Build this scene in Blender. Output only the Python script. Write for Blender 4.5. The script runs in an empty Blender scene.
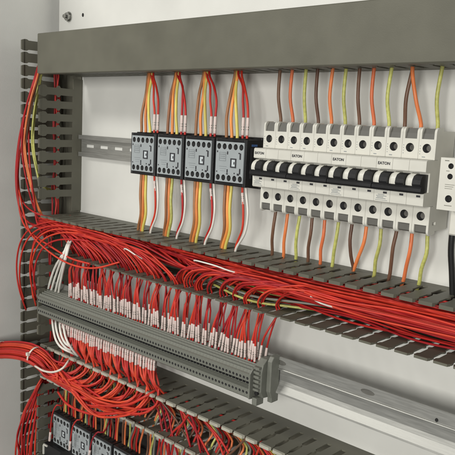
import bpy, bmesh, math, random
from mathutils import Vector, Matrix
random.seed(7)
# All measures are millimetres: x along the panel, d out of the panel towards the viewer, z up.
# The panel face is d = 0; a point (x, d, z) becomes (x, -d, z) / 1000 in Blender.
CAM_LOC = (926.05973, -657.02031, 152.90965)
CAM_R = (0.734331, 0.677144, 0.047257)
CAM_U = (-0.135509, 0.078023, 0.987699)
CAM_F = (-0.665128, 0.731702, -0.149054)
LENS = 53.5581

PATHS = {}
PATHS['upper_left'] = [
    ('orange', [(-13.6, 70.0, 229.6), (3.9, 86.0, 210.0), (-2.7, 92.0, 179.8), (-16.7, 92.0, 138.8), (-25.6, 90.0, 99.9), (-23.7, 84.0, 60.9), (-19.4, 74.0, 21.4), (-15.3, 60.0, -14.5), (-15.3, 45.0, -32.0)]),
    ('red', [(-22.9, 66.0, 230.2), (-4.8, 84.0, 207.2), (-14.5, 90.0, 176.8), (-25.3, 92.0, 138.5), (-31.5, 90.0, 99.6), (-29.6, 84.0, 55.7), (-25.2, 74.0, 12.7), (-21.0, 60.0, -21.7), (-21.0, 45.0, -39.4)]),
    ('brown', [(-26.8, 60.0, 230.8), (-3.0, 80.0, 209.0), (-6.9, 86.0, 177.1), (-17.6, 88.0, 138.9), (-26.5, 86.0, 96.8), (-24.5, 80.0, 56.1), (-20.0, 70.0, 14.7), (-22.0, 52.0, -19.2)]),
    ('yellow_green', [(-26.7, 60.0, 224.7), (-8.8, 78.0, 189.7), (-13.2, 82.0, 146.9), (-19.1, 80.0, 108.2), (-13.8, 76.0, 72.6), (-12.0, 68.0, 47.3), (-23.9, 40.0, 29.0)]),
    ('yellow_green', [(-31.8, 55.0, 222.2), (-12.4, 74.0, 183.9), (-16.9, 78.0, 140.8), (-16.5, 78.0, 103.6), (-14.4, 72.0, 66.2), (-18.9, 60.0, 43.2), (-27.5, 34.0, 35.0)]),
    ('grey', [(-19.7, 66.0, 196.6), (-17.9, 74.0, 171.6), (-22.9, 76.0, 134.4), (-22.9, 74.0, 87.6), (-17.5, 70.0, 53.2), (-29.5, 55.0, 25.8)]),
    ('red', [(-25.7, 66.0, 230.2), (-7.1, 86.0, 201.1), (-14.0, 92.0, 170.7), (-31.1, 92.0, 130.6), (-39.9, 92.0, 86.5), (-46.2, 90.0, 43.2), (-43.5, 88.0, 9.7), (-32.5, 82.0, -11.9), (-13.5, 72.0, -19.8), (30.0, 60.0, -24.3)]),
    ('red', [(-32.1, 62.0, 227.7), (-16.0, 84.0, 192.3), (-23.0, 90.0, 158.5), (-40.4, 90.0, 114.7), (-49.3, 90.0, 66.9), (-49.6, 88.0, 26.8), (-41.2, 84.0, -3.1), (-24.3, 78.0, -17.6), (8.8, 68.0, -23.5), (67.6, 60.0, -25.2)]),
    ('orange', [(-30.0, 58.0, 228.0), (-2.0, 84.0, 201.2), (-12.1, 88.0, 170.9), (-22.9, 90.0, 131.0), (-23.1, 88.0, 90.8), (-18.2, 82.0, 50.3), (-17.1, 70.0, 11.8), (-16.2, 52.0, -21.7)]),
    ('red', [(-38.9, 56.0, 225.3), (-14.0, 80.0, 189.5), (-21.4, 84.0, 146.5), (-21.1, 84.0, 100.2), (-18.3, 82.0, 59.8), (-15.8, 78.0, 21.9), (-13.3, 74.0, -13.2), (-2.7, 66.0, -38.1)]),
    ('red', [(-58.3, 60.0, 171.8), (-39.6, 80.0, 130.6), (-47.1, 86.0, 82.9), (-46.6, 88.0, 35.1), (-40.5, 88.0, 0.4), (-28.8, 86.0, -20.8), (-2.7, 84.0, -33.3), (36.5, 82.0, -43.4), (92.7, 84.0, -52.5), (142.2, 84.0, -52.9)]),
]
PATHS['mid_left_down'] = [
    ('red', [(107.9, 60.0, -7.3), (58.4, 72.0, -3.9), (16.2, 80.0, -10.4), (-14.0, 86.0, -23.6), (-33.9, 90.0, -45.5), (-46.0, 90.0, -75.2), (-49.4, 88.0, -105.9), (-46.9, 84.0, -132.8), (-51.7, 70.0, -166.7)]),
    ('red', [(125.4, 62.0, -10.6), (66.7, 74.0, -8.8), (25.0, 82.0, -15.3), (-2.0, 88.0, -28.1), (-21.6, 92.0, -51.5), (-33.4, 92.0, -82.7), (-40.1, 88.0, -117.5), (-41.3, 80.0, -145.8)]),
    ('red', [(132.5, 60.0, -15.7), (82.4, 74.0, -12.7), (41.6, 82.0, -17.7), (9.1, 86.0, -34.6), (-7.9, 86.0, -59.6), (-16.9, 84.0, -90.5), (-20.5, 78.0, -121.7), (-27.8, 66.0, -155.3)]),
    ('red', [(122.7, 60.0, -11.2), (66.1, 70.0, -10.7), (29.9, 78.0, -16.6), (-0.2, 82.0, -33.1), (-14.5, 82.0, -61.1), (-14.5, 80.0, -93.9), (-15.2, 74.0, -124.5)]),
    ('red', [(156.2, 60.0, -18.1), (104.9, 72.0, -15.7), (60.1, 80.0, -19.9), (20.1, 84.0, -36.3), (-5.3, 84.0, -62.6), (-20.4, 80.0, -98.3), (-27.2, 72.0, -140.7)]),
    ('red', [(145.0, 62.0, -25.5), (105.8, 76.0, -24.2), (61.0, 84.0, -30.2), (26.2, 86.0, -46.2), (0.6, 84.0, -74.5), (-14.7, 78.0, -110.6), (-27.9, 66.0, -145.2)]),
    ('red', [(-43.6, 88.0, 35.4), (-25.2, 90.0, -0.8), (-10.7, 88.0, -27.7), (14.9, 86.0, -43.2), (67.5, 88.0, -56.3), (116.7, 90.0, -59.6), (159.2, 86.0, -55.5), (195.2, 72.0, -42.3)]),
    ('red', [(100.1, 58.0, -5.5), (39.3, 70.0, -1.9), (-4.1, 78.0, 1.1), (-29.3, 84.0, 11.2), (-44.0, 86.0, 28.9), (-53.5, 84.0, 56.8)]),
]
PATHS['white_cables'] = [
    ('white', [(45.9, 45.0, -26.5), (72.5, 74.0, -34.0), (74.6, 84.0, -52.5), (41.0, 72.0, -84.8), (12.2, 62.0, -117.5), (-11.7, 50.0, -144.3)]),
    ('white', [(48.6, 45.0, -27.7), (75.1, 74.0, -35.1), (79.8, 84.0, -54.7), (49.2, 72.0, -86.4), (23.5, 62.0, -116.9), (-0.0, 50.0, -145.2)]),
    ('white', [(51.3, 45.0, -27.3), (77.7, 74.0, -34.7), (82.4, 84.0, -54.2), (54.6, 72.0, -87.0), (31.9, 62.0, -116.8), (11.4, 50.0, -142.7)]),
    ('white', [(56.6, 45.0, -28.1), (73.7, 73.0, -36.9), (66.4, 82.0, -55.6), (32.7, 72.0, -83.1), (3.6, 62.0, -115.9), (-20.6, 50.0, -142.8)]),
]
PATHS['white_loops'] = [
    ('white', [(9.8, 60.0, -158.1), (40.5, 78.0, -170.6), (58.3, 84.0, -187.6), (74.7, 84.0, -196.2), (87.1, 78.0, -200.5), (82.5, 60.0, -212.2)]),
    ('white', [(21.2, 60.0, -157.1), (48.8, 78.0, -168.6), (66.3, 84.0, -182.4), (79.9, 84.0, -191.6), (87.1, 78.0, -197.4), (80.1, 66.0, -193.8), (73.7, 60.0, -175.7), (67.7, 58.0, -155.0)]),
    ('white', [(32.4, 60.0, -156.2), (59.7, 78.0, -167.6), (74.3, 84.0, -178.8), (85.1, 84.0, -187.1), (89.6, 78.0, -190.4), (74.6, 66.0, -184.0), (60.4, 62.0, -168.9), (46.0, 58.0, -156.7)]),
    ('white', [(43.5, 60.0, -155.3), (70.5, 78.0, -166.6), (82.0, 82.0, -178.8), (89.8, 80.0, -189.9), (91.4, 70.0, -204.4), (86.2, 55.0, -218.9)]),
]
PATHS['lower_left'] = [
    ('red', [(-6.3, 60.0, -264.0), (4.6, 78.0, -271.8), (-6.4, 84.0, -295.8), (-30.3, 86.0, -334.3), (-46.0, 86.0, -371.6), (-59.0, 84.0, -405.9), (-72.5, 78.0, -457.4)]),
    ('red', [(-6.2, 60.0, -267.5), (4.6, 78.0, -276.9), (-6.5, 82.0, -303.3), (-24.4, 84.0, -338.1), (-43.0, 84.0, -374.8), (-52.7, 82.0, -411.5), (-66.1, 76.0, -459.3)]),
    ('red', [(-9.3, 58.0, -272.3), (-1.4, 76.0, -286.1), (-9.7, 80.0, -311.8), (-21.5, 82.0, -343.0), (-33.7, 82.0, -379.2), (-43.2, 80.0, -412.2), (-56.4, 74.0, -459.8)]),
    ('red', [(-9.4, 56.0, -272.9), (-1.6, 74.0, -290.1), (-9.9, 78.0, -319.3), (-18.6, 80.0, -349.7), (-27.6, 80.0, -384.8), (-33.9, 78.0, -416.5), (-40.3, 74.0, -457.0)]),
    ('red', [(-9.5, 54.0, -276.9), (-5.0, 70.0, -295.7), (-7.0, 76.0, -325.9), (-12.6, 78.0, -355.2), (-18.5, 78.0, -385.7), (-24.6, 76.0, -417.3), (-30.9, 72.0, -453.9)]),
    ('red', [(-9.0, 62.0, -267.8), (2.0, 80.0, -280.6), (-12.0, 86.0, -310.8), (-33.2, 88.0, -348.7), (-48.9, 88.0, -386.4), (-46.0, 84.0, -419.1), (-46.5, 76.0, -462.5)]),
    ('red', [(-12.1, 60.0, -272.7), (-1.2, 78.0, -288.9), (-12.4, 82.0, -322.5), (-27.3, 84.0, -362.1), (-36.8, 82.0, -398.2), (-37.0, 78.0, -432.2)]),
    ('red', [(-12.6, 52.0, -281.8), (-8.2, 66.0, -304.7), (-10.4, 72.0, -335.2), (-12.9, 74.0, -367.2), (-15.7, 74.0, -400.2), (-18.7, 70.0, -438.8)]),
    ('red', [(-6.1, 62.0, -265.2), (3.3, 79.0, -277.0), (-9.1, 86.0, -303.0), (-23.9, 88.0, -335.0), (-33.1, 88.0, -366.4), (-36.3, 86.0, -400.3), (-52.8, 80.0, -448.8)]),
    ('red', [(-9.2, 58.0, -275.8), (-4.7, 72.0, -298.5), (-10.0, 76.0, -330.4), (-15.6, 78.0, -363.3), (-24.6, 78.0, -398.6), (-37.2, 74.0, -444.7)]),
]
PATHS['contactor_loops'] = [
    ('red', [(31.5, 50.0, -303.4), (49.7, 66.0, -303.2), (47.7, 74.0, -299.9), (39.7, 76.0, -313.8), (34.3, 76.0, -336.0), (33.1, 76.0, -350.1)], [(33.1, 76.0, -350.1), (30.4, 76.0, -366.6), (23.2, 74.0, -387.3)]),
    ('red', [(86.5, 50.0, -299.1), (104.0, 66.0, -306.7), (102.2, 74.0, -306.5), (94.8, 76.0, -318.3), (89.9, 76.0, -336.5), (88.7, 76.0, -345.2)], [(88.7, 76.0, -345.2), (86.4, 76.0, -361.0), (79.8, 74.0, -381.0)]),
    ('red', [(152.8, 50.0, -296.4), (159.6, 66.0, -308.2), (155.5, 74.0, -307.1), (146.3, 76.0, -319.3), (140.4, 76.0, -334.2), (139.4, 76.0, -341.0)], [(139.4, 76.0, -341.0), (137.2, 76.0, -354.8), (132.4, 74.0, -370.4)]),
]
PATHS['long_diag'] = [
    ('red', [(65.2, 84.0, -270.0), (98.8, 92.0, -274.9), (135.4, 96.0, -272.8), (169.7, 96.0, -267.5), (201.5, 92.0, -258.0), (222.6, 84.0, -250.3), (235.7, 70.0, -241.1)]),
    ('red', [(147.8, 84.0, -250.4), (175.7, 92.0, -251.5), (215.2, 96.0, -240.4), (249.0, 92.0, -227.6), (269.9, 82.0, -212.3), (273.9, 68.0, -206.3)]),
]
PATHS['tie_tail'] = [
    ('white', [(44.5, 112.0, -226.9), (75.8, 116.0, -224.9), (105.4, 118.0, -217.4), (119.4, 112.0, -208.7), (113.9, 98.0, -201.3)]),
]
PATHS['bundle_axis'] = [
    ('x', [(-109.2, 190.0, -245.2), (-88.0, 150.0, -231.6), (-50.1, 118.0, -225.1), (-17.9, 108.0, -218.8), (17.0, 104.0, -215.3), (41.7, 98.0, -221.3), (57.2, 90.0, -235.0)]),
]
PATHS['black_cable'] = [
    ('b', [(650.5, 30.0, 86.5), (654.9, 40.0, 68.4), (654.4, 38.0, 44.9), (655.7, 34.0, 23.0), (656.9, 28.0, -5.6), (658.6, 20.0, -37.2)]),
]

scene = bpy.context.scene
col = bpy.data.collections.new("cabinet"); scene.collection.children.link(col)
def W(x, d, z): return Vector((x * .001, -d * .001, z * .001))

# ------------------------------------------------------------------ materials
def mat(name, color, rough=.5, metal=0., noise=.08, scale=60., bump=.0, bscale=400., spec=.5, stretch=None, vary=0):
    m = bpy.data.materials.new(name); m.use_nodes = True
    nt = m.node_tree; b = nt.nodes['Principled BSDF']
    b.inputs['Roughness'].default_value = rough; b.inputs['Metallic'].default_value = metal
    b.inputs['Specular IOR Level'].default_value = spec
    tc = nt.nodes.new('ShaderNodeTexCoord'); mp = nt.nodes.new('ShaderNodeMapping')
    nt.links.new(tc.outputs['Object'], mp.inputs['Vector'])
    if stretch: mp.inputs['Scale'].default_value = stretch
    n = nt.nodes.new('ShaderNodeTexNoise'); n.inputs['Scale'].default_value = scale; n.inputs['Detail'].default_value = 6
    nt.links.new(mp.outputs[0], n.inputs['Vector'])
    r = nt.nodes.new('ShaderNodeValToRGB')
    r.color_ramp.elements[0].position = .3; r.color_ramp.elements[1].position = .7
    r.color_ramp.elements[0].color = tuple(c * (1 - noise) for c in color) + (1,)
    r.color_ramp.elements[1].color = tuple(min(1, c * (1 + noise)) for c in color) + (1,)
    nt.links.new(n.outputs['Fac'], r.inputs['Fac'])
    if vary:
        oi = nt.nodes.new('ShaderNodeObjectInfo'); hs = nt.nodes.new('ShaderNodeHueSaturation')
        mv = nt.nodes.new('ShaderNodeMapRange'); mv.inputs['To Min'].default_value = 1-vary; mv.inputs['To Max'].default_value = 1+vary*.8
        mh = nt.nodes.new('ShaderNodeMapRange'); mh.inputs['To Min'].default_value = .495; mh.inputs['To Max'].default_value = .506
        nt.links.new(oi.outputs['Random'], mv.inputs['Value']); nt.links.new(oi.outputs['Random'], mh.inputs['Value'])
        nt.links.new(mv.outputs[0], hs.inputs['Value']); nt.links.new(mh.outputs[0], hs.inputs['Hue'])
        nt.links.new(r.outputs['Color'], hs.inputs['Color']); nt.links.new(hs.outputs[0], b.inputs['Base Color'])
    else: nt.links.new(r.outputs['Color'], b.inputs['Base Color'])
    rr = nt.nodes.new('ShaderNodeMapRange'); rr.inputs['To Min'].default_value = max(0, rough - .08); rr.inputs['To Max'].default_value = min(1, rough + .08)
    nt.links.new(n.outputs['Fac'], rr.inputs['Value']); nt.links.new(rr.outputs[0], b.inputs['Roughness'])
    if bump:
        n2 = nt.nodes.new('ShaderNodeTexNoise'); n2.inputs['Scale'].default_value = bscale; n2.inputs['Detail'].default_value = 4
        nt.links.new(mp.outputs[0], n2.inputs['Vector'])
        bp = nt.nodes.new('ShaderNodeBump'); bp.inputs['Strength'].default_value = bump; bp.inputs['Distance'].default_value = .001
        nt.links.new(n2.outputs['Fac'], bp.inputs['Height']); nt.links.new(bp.outputs[0], b.inputs['Normal'])
    return m
M = dict(
    panel=mat('panel_paint', (.66, .66, .625), .45, 0, .07, 9, .12, 900, .5),
    side=mat('cabinet_paint', (.70, .70, .665), .55, 0, .05, 12, .15, 700),
    duct=mat('duct_plastic', (.120, .117, .090), .5, 0, .11, 22, .10, 900, .4),
    steel=mat('zinc_steel', (.40, .40, .375), .46, .66, .12, 40, .05, 300, .5, (1, 14, 14)),
    bolt=mat('bolt_steel', (.40, .40, .38), .25, 1, .2, 200),
    black=mat('black_plastic', (.012, .012, .013), .45, 0, .2, 60, .1, 900, .4),
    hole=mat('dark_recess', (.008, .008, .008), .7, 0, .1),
    face=mat('contactor_face', (.33, .36, .37), .45, 0, .05, 60, .05, 900),
    white=mat('breaker_plastic', (.62, .61, .55), .42, 0, .05, 50, .05, 900),
    shutter=mat('grey_shutter', (.115, .112, .10), .5, 0, .08, 60),
    term=mat('terminal_plastic', (.165, .17, .145), .5, 0, .1, 80, .1, 900),
    screw=mat('screw_steel', (.25, .24, .22), .4, .8, .2, 200),
    lip=mat('duct_lip_pale', (.42, .41, .34), .5, 0, .12, 80),  # paler tone for the lip beads of the bottom duct
    sleeve=mat('marker_sleeve', (.68, .56, .52), .45, 0, .06, 200),
    print=mat('print_ink', (.03, .03, .035), .6, 0, .1),
    faint=mat('faint_print', (.22, .24, .25), .6, 0, .1),
    window=mat('indicator_window', (.55, .60, .62), .3, 0, .05, 100),
    blue=mat('blue_label', (.05, .12, .30), .5, 0, .1),
    tie=mat('cable_tie_nylon', (.72, .66, .58), .4, 0, .05, 100),
    red=mat('red_insulation', (.50, .023, .018), .48, 0, .15, 40, vary=.28, spec=.4),
    red2=mat('red_insulation_deep', (.37, .015, .018), .48, 0, .15, 40, vary=.28, spec=.4),
    red4=mat('red_insulation_loop', (.60, .050, .026), .46, 0, .15, 40, vary=.2, spec=.4),
    red3=mat('red_insulation_bright', (.54, .034, .025), .48, 0, .12, 40, vary=.2, spec=.4),
    orange=mat('orange_insulation', (.72, .19, .065), .46, 0, .1, 60, vary=.12),
    amber=mat('amber_insulation', (.76, .26, .065), .46, 0, .1, 60, vary=.15),
    brown=mat('brown_insulation', (.150, .075, .045), .46, 0, .15, 60, vary=.2),
    tan=mat('light_brown_insulation', (.30, .13, .055), .46, 0, .15, 60, vary=.2),
    yellow=mat('yellow_insulation', (.66, .55, .13), .46, 0, .1, 60, vary=.15),
    yellow_green=mat('yellow_green_insulation', (.50, .50, .14), .46, 0, .18, 260, vary=.15),
    grey=mat('grey_insulation', (.20, .20, .17), .48, 0, .1, 60, vary=.2),
    white_w=mat('white_insulation', (.74, .72, .66), .4, 0, .05, 60),
    black_w=mat('black_insulation', (.012, .012, .012), .4, 0, .1, 60),
)
WM = dict(red='red', orange='orange', brown='brown', yellow_green='yellow_green', grey='grey', white='white_w', black='black_w')

# ------------------------------------------------------------------ helpers
def tag(o, label=None, cat=None, group=None, kind=None):
    if label: o['label'] = label
    if cat: o['category'] = cat
    if group: o['group'] = group
    if kind: o['kind'] = kind
    return o
def empty(name, loc):
    o = bpy.data.objects.new(name, None); col.objects.link(o); o.location = W(*loc); o.empty_display_size = .01
    o['_o'] = tuple(loc); return o
def origin(p): return tuple(p['_o']) if p is not None and '_o' in p else (0, 0, 0)
class MB:
    """collects shapes (mm) into one mesh; the origin is the parent's base"""
    def __init__(s): s.v = []; s.f = []; s.m = []; s.sm = []
    def add(s, vs, fs, m=0, smooth=False):
        k = len(s.v); s.v += [tuple(v) for v in vs]
        for f in fs: s.f.append([k + i for i in f]); s.m.append(m); s.sm.append(smooth)
    def box(s, x0, x1, d0, d1, z0, z1, m=0):
        x0, x1 = min(x0, x1), max(x0, x1); d0, d1 = min(d0, d1), max(d0, d1); z0, z1 = min(z0, z1), max(z0, z1)
        s.add([(x0,d0,z0),(x1,d0,z0),(x1,d1,z0),(x0,d1,z0),(x0,d0,z1),(x1,d0,z1),(x1,d1,z1),(x0,d1,z1)],
              [(0,1,2,3),(7,6,5,4),(0,4,5,1),(1,5,6,2),(2,6,7,3),(3,7,4,0)], m)
    def cbox(s, x0, x1, d0, d1, z0, z1, c=.6, m=0):
        """box whose front (large d) edges are chamfered"""
        s.add([(x0,d0,z0),(x1,d0,z0),(x1,d1-c,z0),(x0,d1-c,z0),(x0,d0,z1),(x1,d0,z1),(x1,d1-c,z1),(x0,d1-c,z1),
               (x0+c,d1,z0+c),(x1-c,d1,z0+c),(x1-c,d1,z1-c),(x0+c,d1,z1-c)],
              [(0,1,2,3),(7,6,5,4),(0,4,5,1),(1,5,6,2),(3,7,4,0),(3,2,9,8),(2,6,10,9),(6,7,11,10),(7,3,8,11),(8,9,10,11)], m)
    def prism(s, prof, x0, x1, m=0, axis='x', smooth=False):
        """closed profile of (a, b) extruded; axis x: (d, z); axis z: (x, d); axis d: (x, z)"""
        n = len(prof)
        def P(a, b, t): return {'x': (t, a, b), 'z': (a, b, t), 'd': (a, t, b)}[axis]
        vs = [P(a, b, x0) for a, b in prof] + [P(a, b, x1) for a, b in prof]
        fs = [(i, (i+1) % n, n + (i+1) % n, n + i) for i in range(n)]
        s.add(vs, fs, m, smooth); s.add(vs, [tuple(range(n-1, -1, -1)), tuple(range(n, 2*n))], m)
    def holed(s, x0, x1, z0, z1, d, cx, cz, r, depth, n=16, m=0, mh=1, mf=1, rz=None):
        """front face at d with a real round recess"""
        rz = rz or r
        ang = [2*math.pi*(i+.5)/n for i in range(n)]
        circ = [(cx + r*math.cos(a), d, cz + rz*math.sin(a)) for a in ang]
        def edge(a):
            c, q = math.cos(a), math.sin(a); t = 1e9
            if c > 1e-9: t = min(t, (x1-cx)/c)
            if c < -1e-9: t = min(t, (x0-cx)/c)
            if q > 1e-9: t = min(t, (z1-cz)/q)
            if q < -1e-9: t = min(t, (z0-cz)/q)
            return (cx + t*c, d, cz + t*q)
        out = [edge(a) for a in ang]
        vs = circ + out; fs = [(i, (i+1) % n, n + (i+1) % n, n + i) for i in range(n)]
        s.add(vs, fs, m)
        for X, Z in ((x0,z0),(x1,z0),(x1,z1),(x0,z1)):     # the four corners
            a = math.atan2(Z-cz, X-cx) % (2*math.pi)
            i = int(((a/(2*math.pi))*n - .5) % n)
            s.add([out[i], (X, d, Z), out[(i+1) % n]], [(0,1,2)], m)
        back = [(x, d-depth, z) for x, _, z in circ]
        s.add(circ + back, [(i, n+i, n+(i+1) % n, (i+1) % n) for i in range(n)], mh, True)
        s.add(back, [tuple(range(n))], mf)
    def build(s, name, mats, parent=None, link=True):
        if not isinstance(mats, (list, tuple)): mats = [mats]
        o0 = origin(parent)
        me = bpy.data.meshes.new(name)
        me.from_pydata([((x-o0[0])*.001, -(d-o0[1])*.001, (z-o0[2])*.001) for x, d, z in s.v], [], s.f)
        for mm in mats: me.materials.append(M[mm])
        me.polygons.foreach_set('material_index', s.m); me.polygons.foreach_set('use_smooth', s.sm)
        bm = bmesh.new(); bm.from_mesh(me); bmesh.ops.remove_doubles(bm, verts=bm.verts, dist=1e-7)
        bmesh.ops.recalc_face_normals(bm, faces=bm.faces); bm.to_mesh(me); bm.free()
        o = bpy.data.objects.new(name, me)
        if link: col.objects.link(o)
        if parent is not None: o.parent = parent
        return o
def bevel(o, w=.6, seg=2, ang=40):
    b = o.modifiers.new('bevel', 'BEVEL'); b.width = w*.001; b.segments = seg; b.limit_method = 'ANGLE'; b.angle_limit = math.radians(ang); return o
def move(root, dx=0, dd=0, dz=0): root.location = root.location + Vector((dx, -dd, dz))*.001
def copy_tree(o, dx=0, dz=0, parent=None):
    c = o.copy(); col.objects.link(c)
    if parent is not None: c.parent = parent
    else: c.location = o.location + Vector((dx, 0, dz))*.001
    for ch in list(o.children): copy_tree(ch, parent=c)
    return c
def spline(pts, step=5.):
    P = [Vector(p) for p in pts]
    P = [P[0]*2 - P[1]] + P + [P[-1]*2 - P[-2]]
    out = []
    for i in range(1, len(P)-2):
        a, b, c, d = P[i-1], P[i], P[i+1], P[i+2]
        n = max(2, min(14, int((c-b).length/step)))
        for k in range(n):
            t = k/n
            out.append(.5*((2*b) + (c-a)*t + (2*a-5*b+4*c-d)*t*t + (3*b-a-3*c+d)*t**3))
    out.append(P[-2]); return out
def tube_mb(pts, r, n=8, step=5., smooth=True, mb=None, m=0, rf=None):
    mb = mb or MB(); S = spline(pts, step) if smooth else [Vector(p) for p in pts]
    T = [(S[min(i+1, len(S)-1)] - S[max(i-1, 0)]).normalized() for i in range(len(S))]
    u = T[0].orthogonal().normalized(); vs = []
    for i, p in enumerate(S):
        u = (u - T[i]*u.dot(T[i])).normalized(); w = T[i].cross(u); rr = rf(i/(len(S)-1)) if rf else r
        vs += [tuple(p + (u*math.cos(2*math.pi*k/n) + w*math.sin(2*math.pi*k/n))*rr) for k in range(n)]
    fs = [(i*n+k, i*n+(k+1) % n, (i+1)*n+(k+1) % n, (i+1)*n+k) for i in range(len(S)-1) for k in range(n)]
    mb.add(vs, fs, m, True)
    L = len(S)-1
    mb.add(vs[:n], [tuple(range(n-1, -1, -1))], m); mb.add(vs[L*n:], [tuple(range(n))], m)
    return mb
def wire(color, pts, r, label=None, group=None, m=None, n=7, step=5.):
    mk = m or WM[color]
    o = tube_mb(pts, r, n, step).build('wire', mk)
    return tag(o, label, 'wire', group)
BULK = []
def bulk(o): BULK.append(o); return o
def join_bulk(name, label, group_objs):
    mb_v, mb_f, mi, mats_ = [], [], [], []
    for o in group_objs:
        me = o.data; k = len(mb_v); mm = me.materials[0]
        if mm not in mats_: mats_.append(mm)
        ix = mats_.index(mm); mb_v += [tuple(v.co) for v in me.vertices]
        for p in me.polygons: mb_f.append([k+i for i in p.vertices]); mi.append(ix)
    me = bpy.data.meshes.new(name); me.from_pydata(mb_v, [], mb_f)
    for m in mats_: me.materials.append(m)
    me.polygons.foreach_set('material_index', mi); me.polygons.foreach_set('use_smooth', [True]*len(mi))
    for o in group_objs: bpy.data.objects.remove(o)
    o = bpy.data.objects.new(name, me); col.objects.link(o); return tag(o, label, 'wires', None, 'stuff')
def rred(): return random.choice(['red', 'red', 'red2', 'red3'])
def sleeve(parent, p0, p1, r=1.95):
    """white printed marker sleeve round a wire, with dark printed characters as bands"""
    a, b = Vector(p0), Vector(p1); mb = MB(); T = (b-a).normalized(); u = T.orthogonal().normalized(); w = T.cross(u)
    fr = [0, .04, .30, .36, .44, .50, .60, .96, 1]; n = 8; vs = []
    for t in fr:
        rr = r*(.8 if t in (0, 1) else 1); p = a.lerp(b, t)
        vs += [tuple(p + (u*math.cos(2*math.pi*k/n) + w*math.sin(2*math.pi*k/n))*rr) for k in range(n)]
    for i in range(len(fr)-1):
        dark = i in (2, 4)
        for k in range(n):
            mb.add([vs[i*n+k], vs[i*n+(k+1) % n], vs[(i+1)*n+(k+1) % n], vs[(i+1)*n+k]], [(0,1,2,3)], 1 if dark and k % 3 != 0 else 0, True)
    mb.add(vs[:n], [tuple(range(n))]); mb.add(vs[-n:], [tuple(range(n))])
    return mb.build('marker_sleeve', ['sleeve', 'grey'], parent)

# ------------------------------------------------------------------ setting
XR = 800
mb = MB(); mb.box(-69.5, XR, -2.5, 0, -640, 460); o = mb.build('mounting_panel', 'panel'); bevel(o, .8); tag(o, kind='structure')
mb = MB(); mb.box(-96, XR, -34, -30, -660, 480); o = mb.build('cabinet_back_wall', 'side'); tag(o, kind='structure')
mb = MB(); mb.box(-94, -90, -29.9, 330, -660, 480); o = mb.build('cabinet_side_wall', 'side'); tag(o, kind='structure')

# ------------------------------------------------------------------ cable ducts
PITCH = 20.0
def fingers(mb, a0, a1, axis, level, D, inward, t=1.6, first=0.0, bead=3.6, mbead=0, narrow=False):
    """slotted duct wall: base strip + fingers with retaining necks and thick lips.
    axis 'x': wall lies in z = level, runs along x ; axis 'z': wall lies in x = level, runs along z"""
    s = 1 if inward > 0 else -1
    def bar(p, q0, q1):          # quad strips along finger; p = list of (d, half width)
        pass
    def P(run, d, lv): return (run, d, lv) if axis == 'x' else (lv, d, run)
    def slab(poly, l0, l1, mi=0):
        n = len(poly)
        vs = [P(a, d, l0) for a, d in poly] + [P(a, d, l1) for a, d in poly]
        mb.add(vs, [tuple(range(n)), tuple(range(2*n-1, n-1, -1))] + [(i, (i+1) % n, n+(i+1) % n, n+i) for i in range(n)], mi)
    l0, l1 = level, level + s*t
    slab([(a0, 0), (a1, 0), (a1, 18), (a0, 18)], l0, l1)
    k = 0; a = a0 + first
    while a + PITCH <= a1 + .01:
        c = a + PITCH/2
        H = [(18, 6.8), (21, 6.4), (41, 6.6), (43.5, 9.0), (46, 8.8), (49, 7.1), (66, 7.1), (69, 8.7), (73, 8.9), (D, 6.9)] if axis == 'x' or narrow else [(18, 5.8), (21, 5.5), (41, 5.6), (43.5, 8.8), (46, 8.8), (48.5, 5.6), (65, 5.6), (68, 8.6), (73, 9.0), (D, 6.2)]
        H0 = [(18, 6.8), (21, 6.6), (41, 6.6), (43.5, 8.9), (46, 8.9), (48.5, 6.6), (66, 6.6), (69, 8.9), (73, 9.1), (D, 7.4)]
        j = random.uniform(-.6, .6)                                   # each finger is bent a little
        poly = [(c - h + (j if d > 40 else 0), d) for d, h in H] + [(c + h + (j if d > 40 else 0), d) for d, h in reversed(H)]
        dl = random.uniform(-.5, .5)
        slab(poly, l0, l1)
        # thick lip bead at the tip, turned to the inside
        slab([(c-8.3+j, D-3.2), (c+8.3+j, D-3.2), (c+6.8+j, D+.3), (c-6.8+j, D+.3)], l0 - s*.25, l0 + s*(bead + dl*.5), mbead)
        a += PITCH
def duct_x(z_top, z_bot, D, label, phase=0.0, X0=0.5, lid=None, pale=False):
    root = empty('cable_duct', (X0, 0, z_bot))
    mb = MB(); mb.box(X0, XR, .2, 2.0, z_bot+1.7, z_top-1.7); mb.build('base', 'duct', root)
    for lv, s in ((z_top, -1), (z_bot, 1)):
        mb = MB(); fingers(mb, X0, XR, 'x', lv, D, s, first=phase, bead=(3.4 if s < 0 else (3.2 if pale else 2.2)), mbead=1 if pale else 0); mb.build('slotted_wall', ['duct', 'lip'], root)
    if lid:
        # snap-on cover: a shallow U with small returns
        z0, z1, d1 = z_bot - 2.2, z_top + 2.2, lid
        mb = MB()
        mb.prism([(D-9, z0), (d1-1.2, z0), (d1, z0+1.2), (d1, z1-1.2), (d1-1.2, z1), (D-9, z1), (D-9, z1-1.5), (d1-1.7, z1-1.5), (d1-1.7, z0+1.5), (D-9, z0+1.5)], X0-.4, XR)
        mb.build('cover', 'duct', root)
    return tag(root, label, 'cable duct', 'slotted plastic cable ducts')
PH = (352.5 - 10 - .5) % 20
duct_x(0, -55.3, 78.6, 'open slotted grey duct running under the breakers, filled with red wires', phase=(352.5+9.5) % 20)
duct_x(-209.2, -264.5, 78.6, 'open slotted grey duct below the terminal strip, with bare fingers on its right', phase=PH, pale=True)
duct_x(274.0, 218.4, 79.0, 'grey cable duct along the top, closed with a smooth flat cover', phase=PH, lid=83.0)
LW = 263.0
root = empty('cable_duct', (-54.1, 0, -640))
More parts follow.
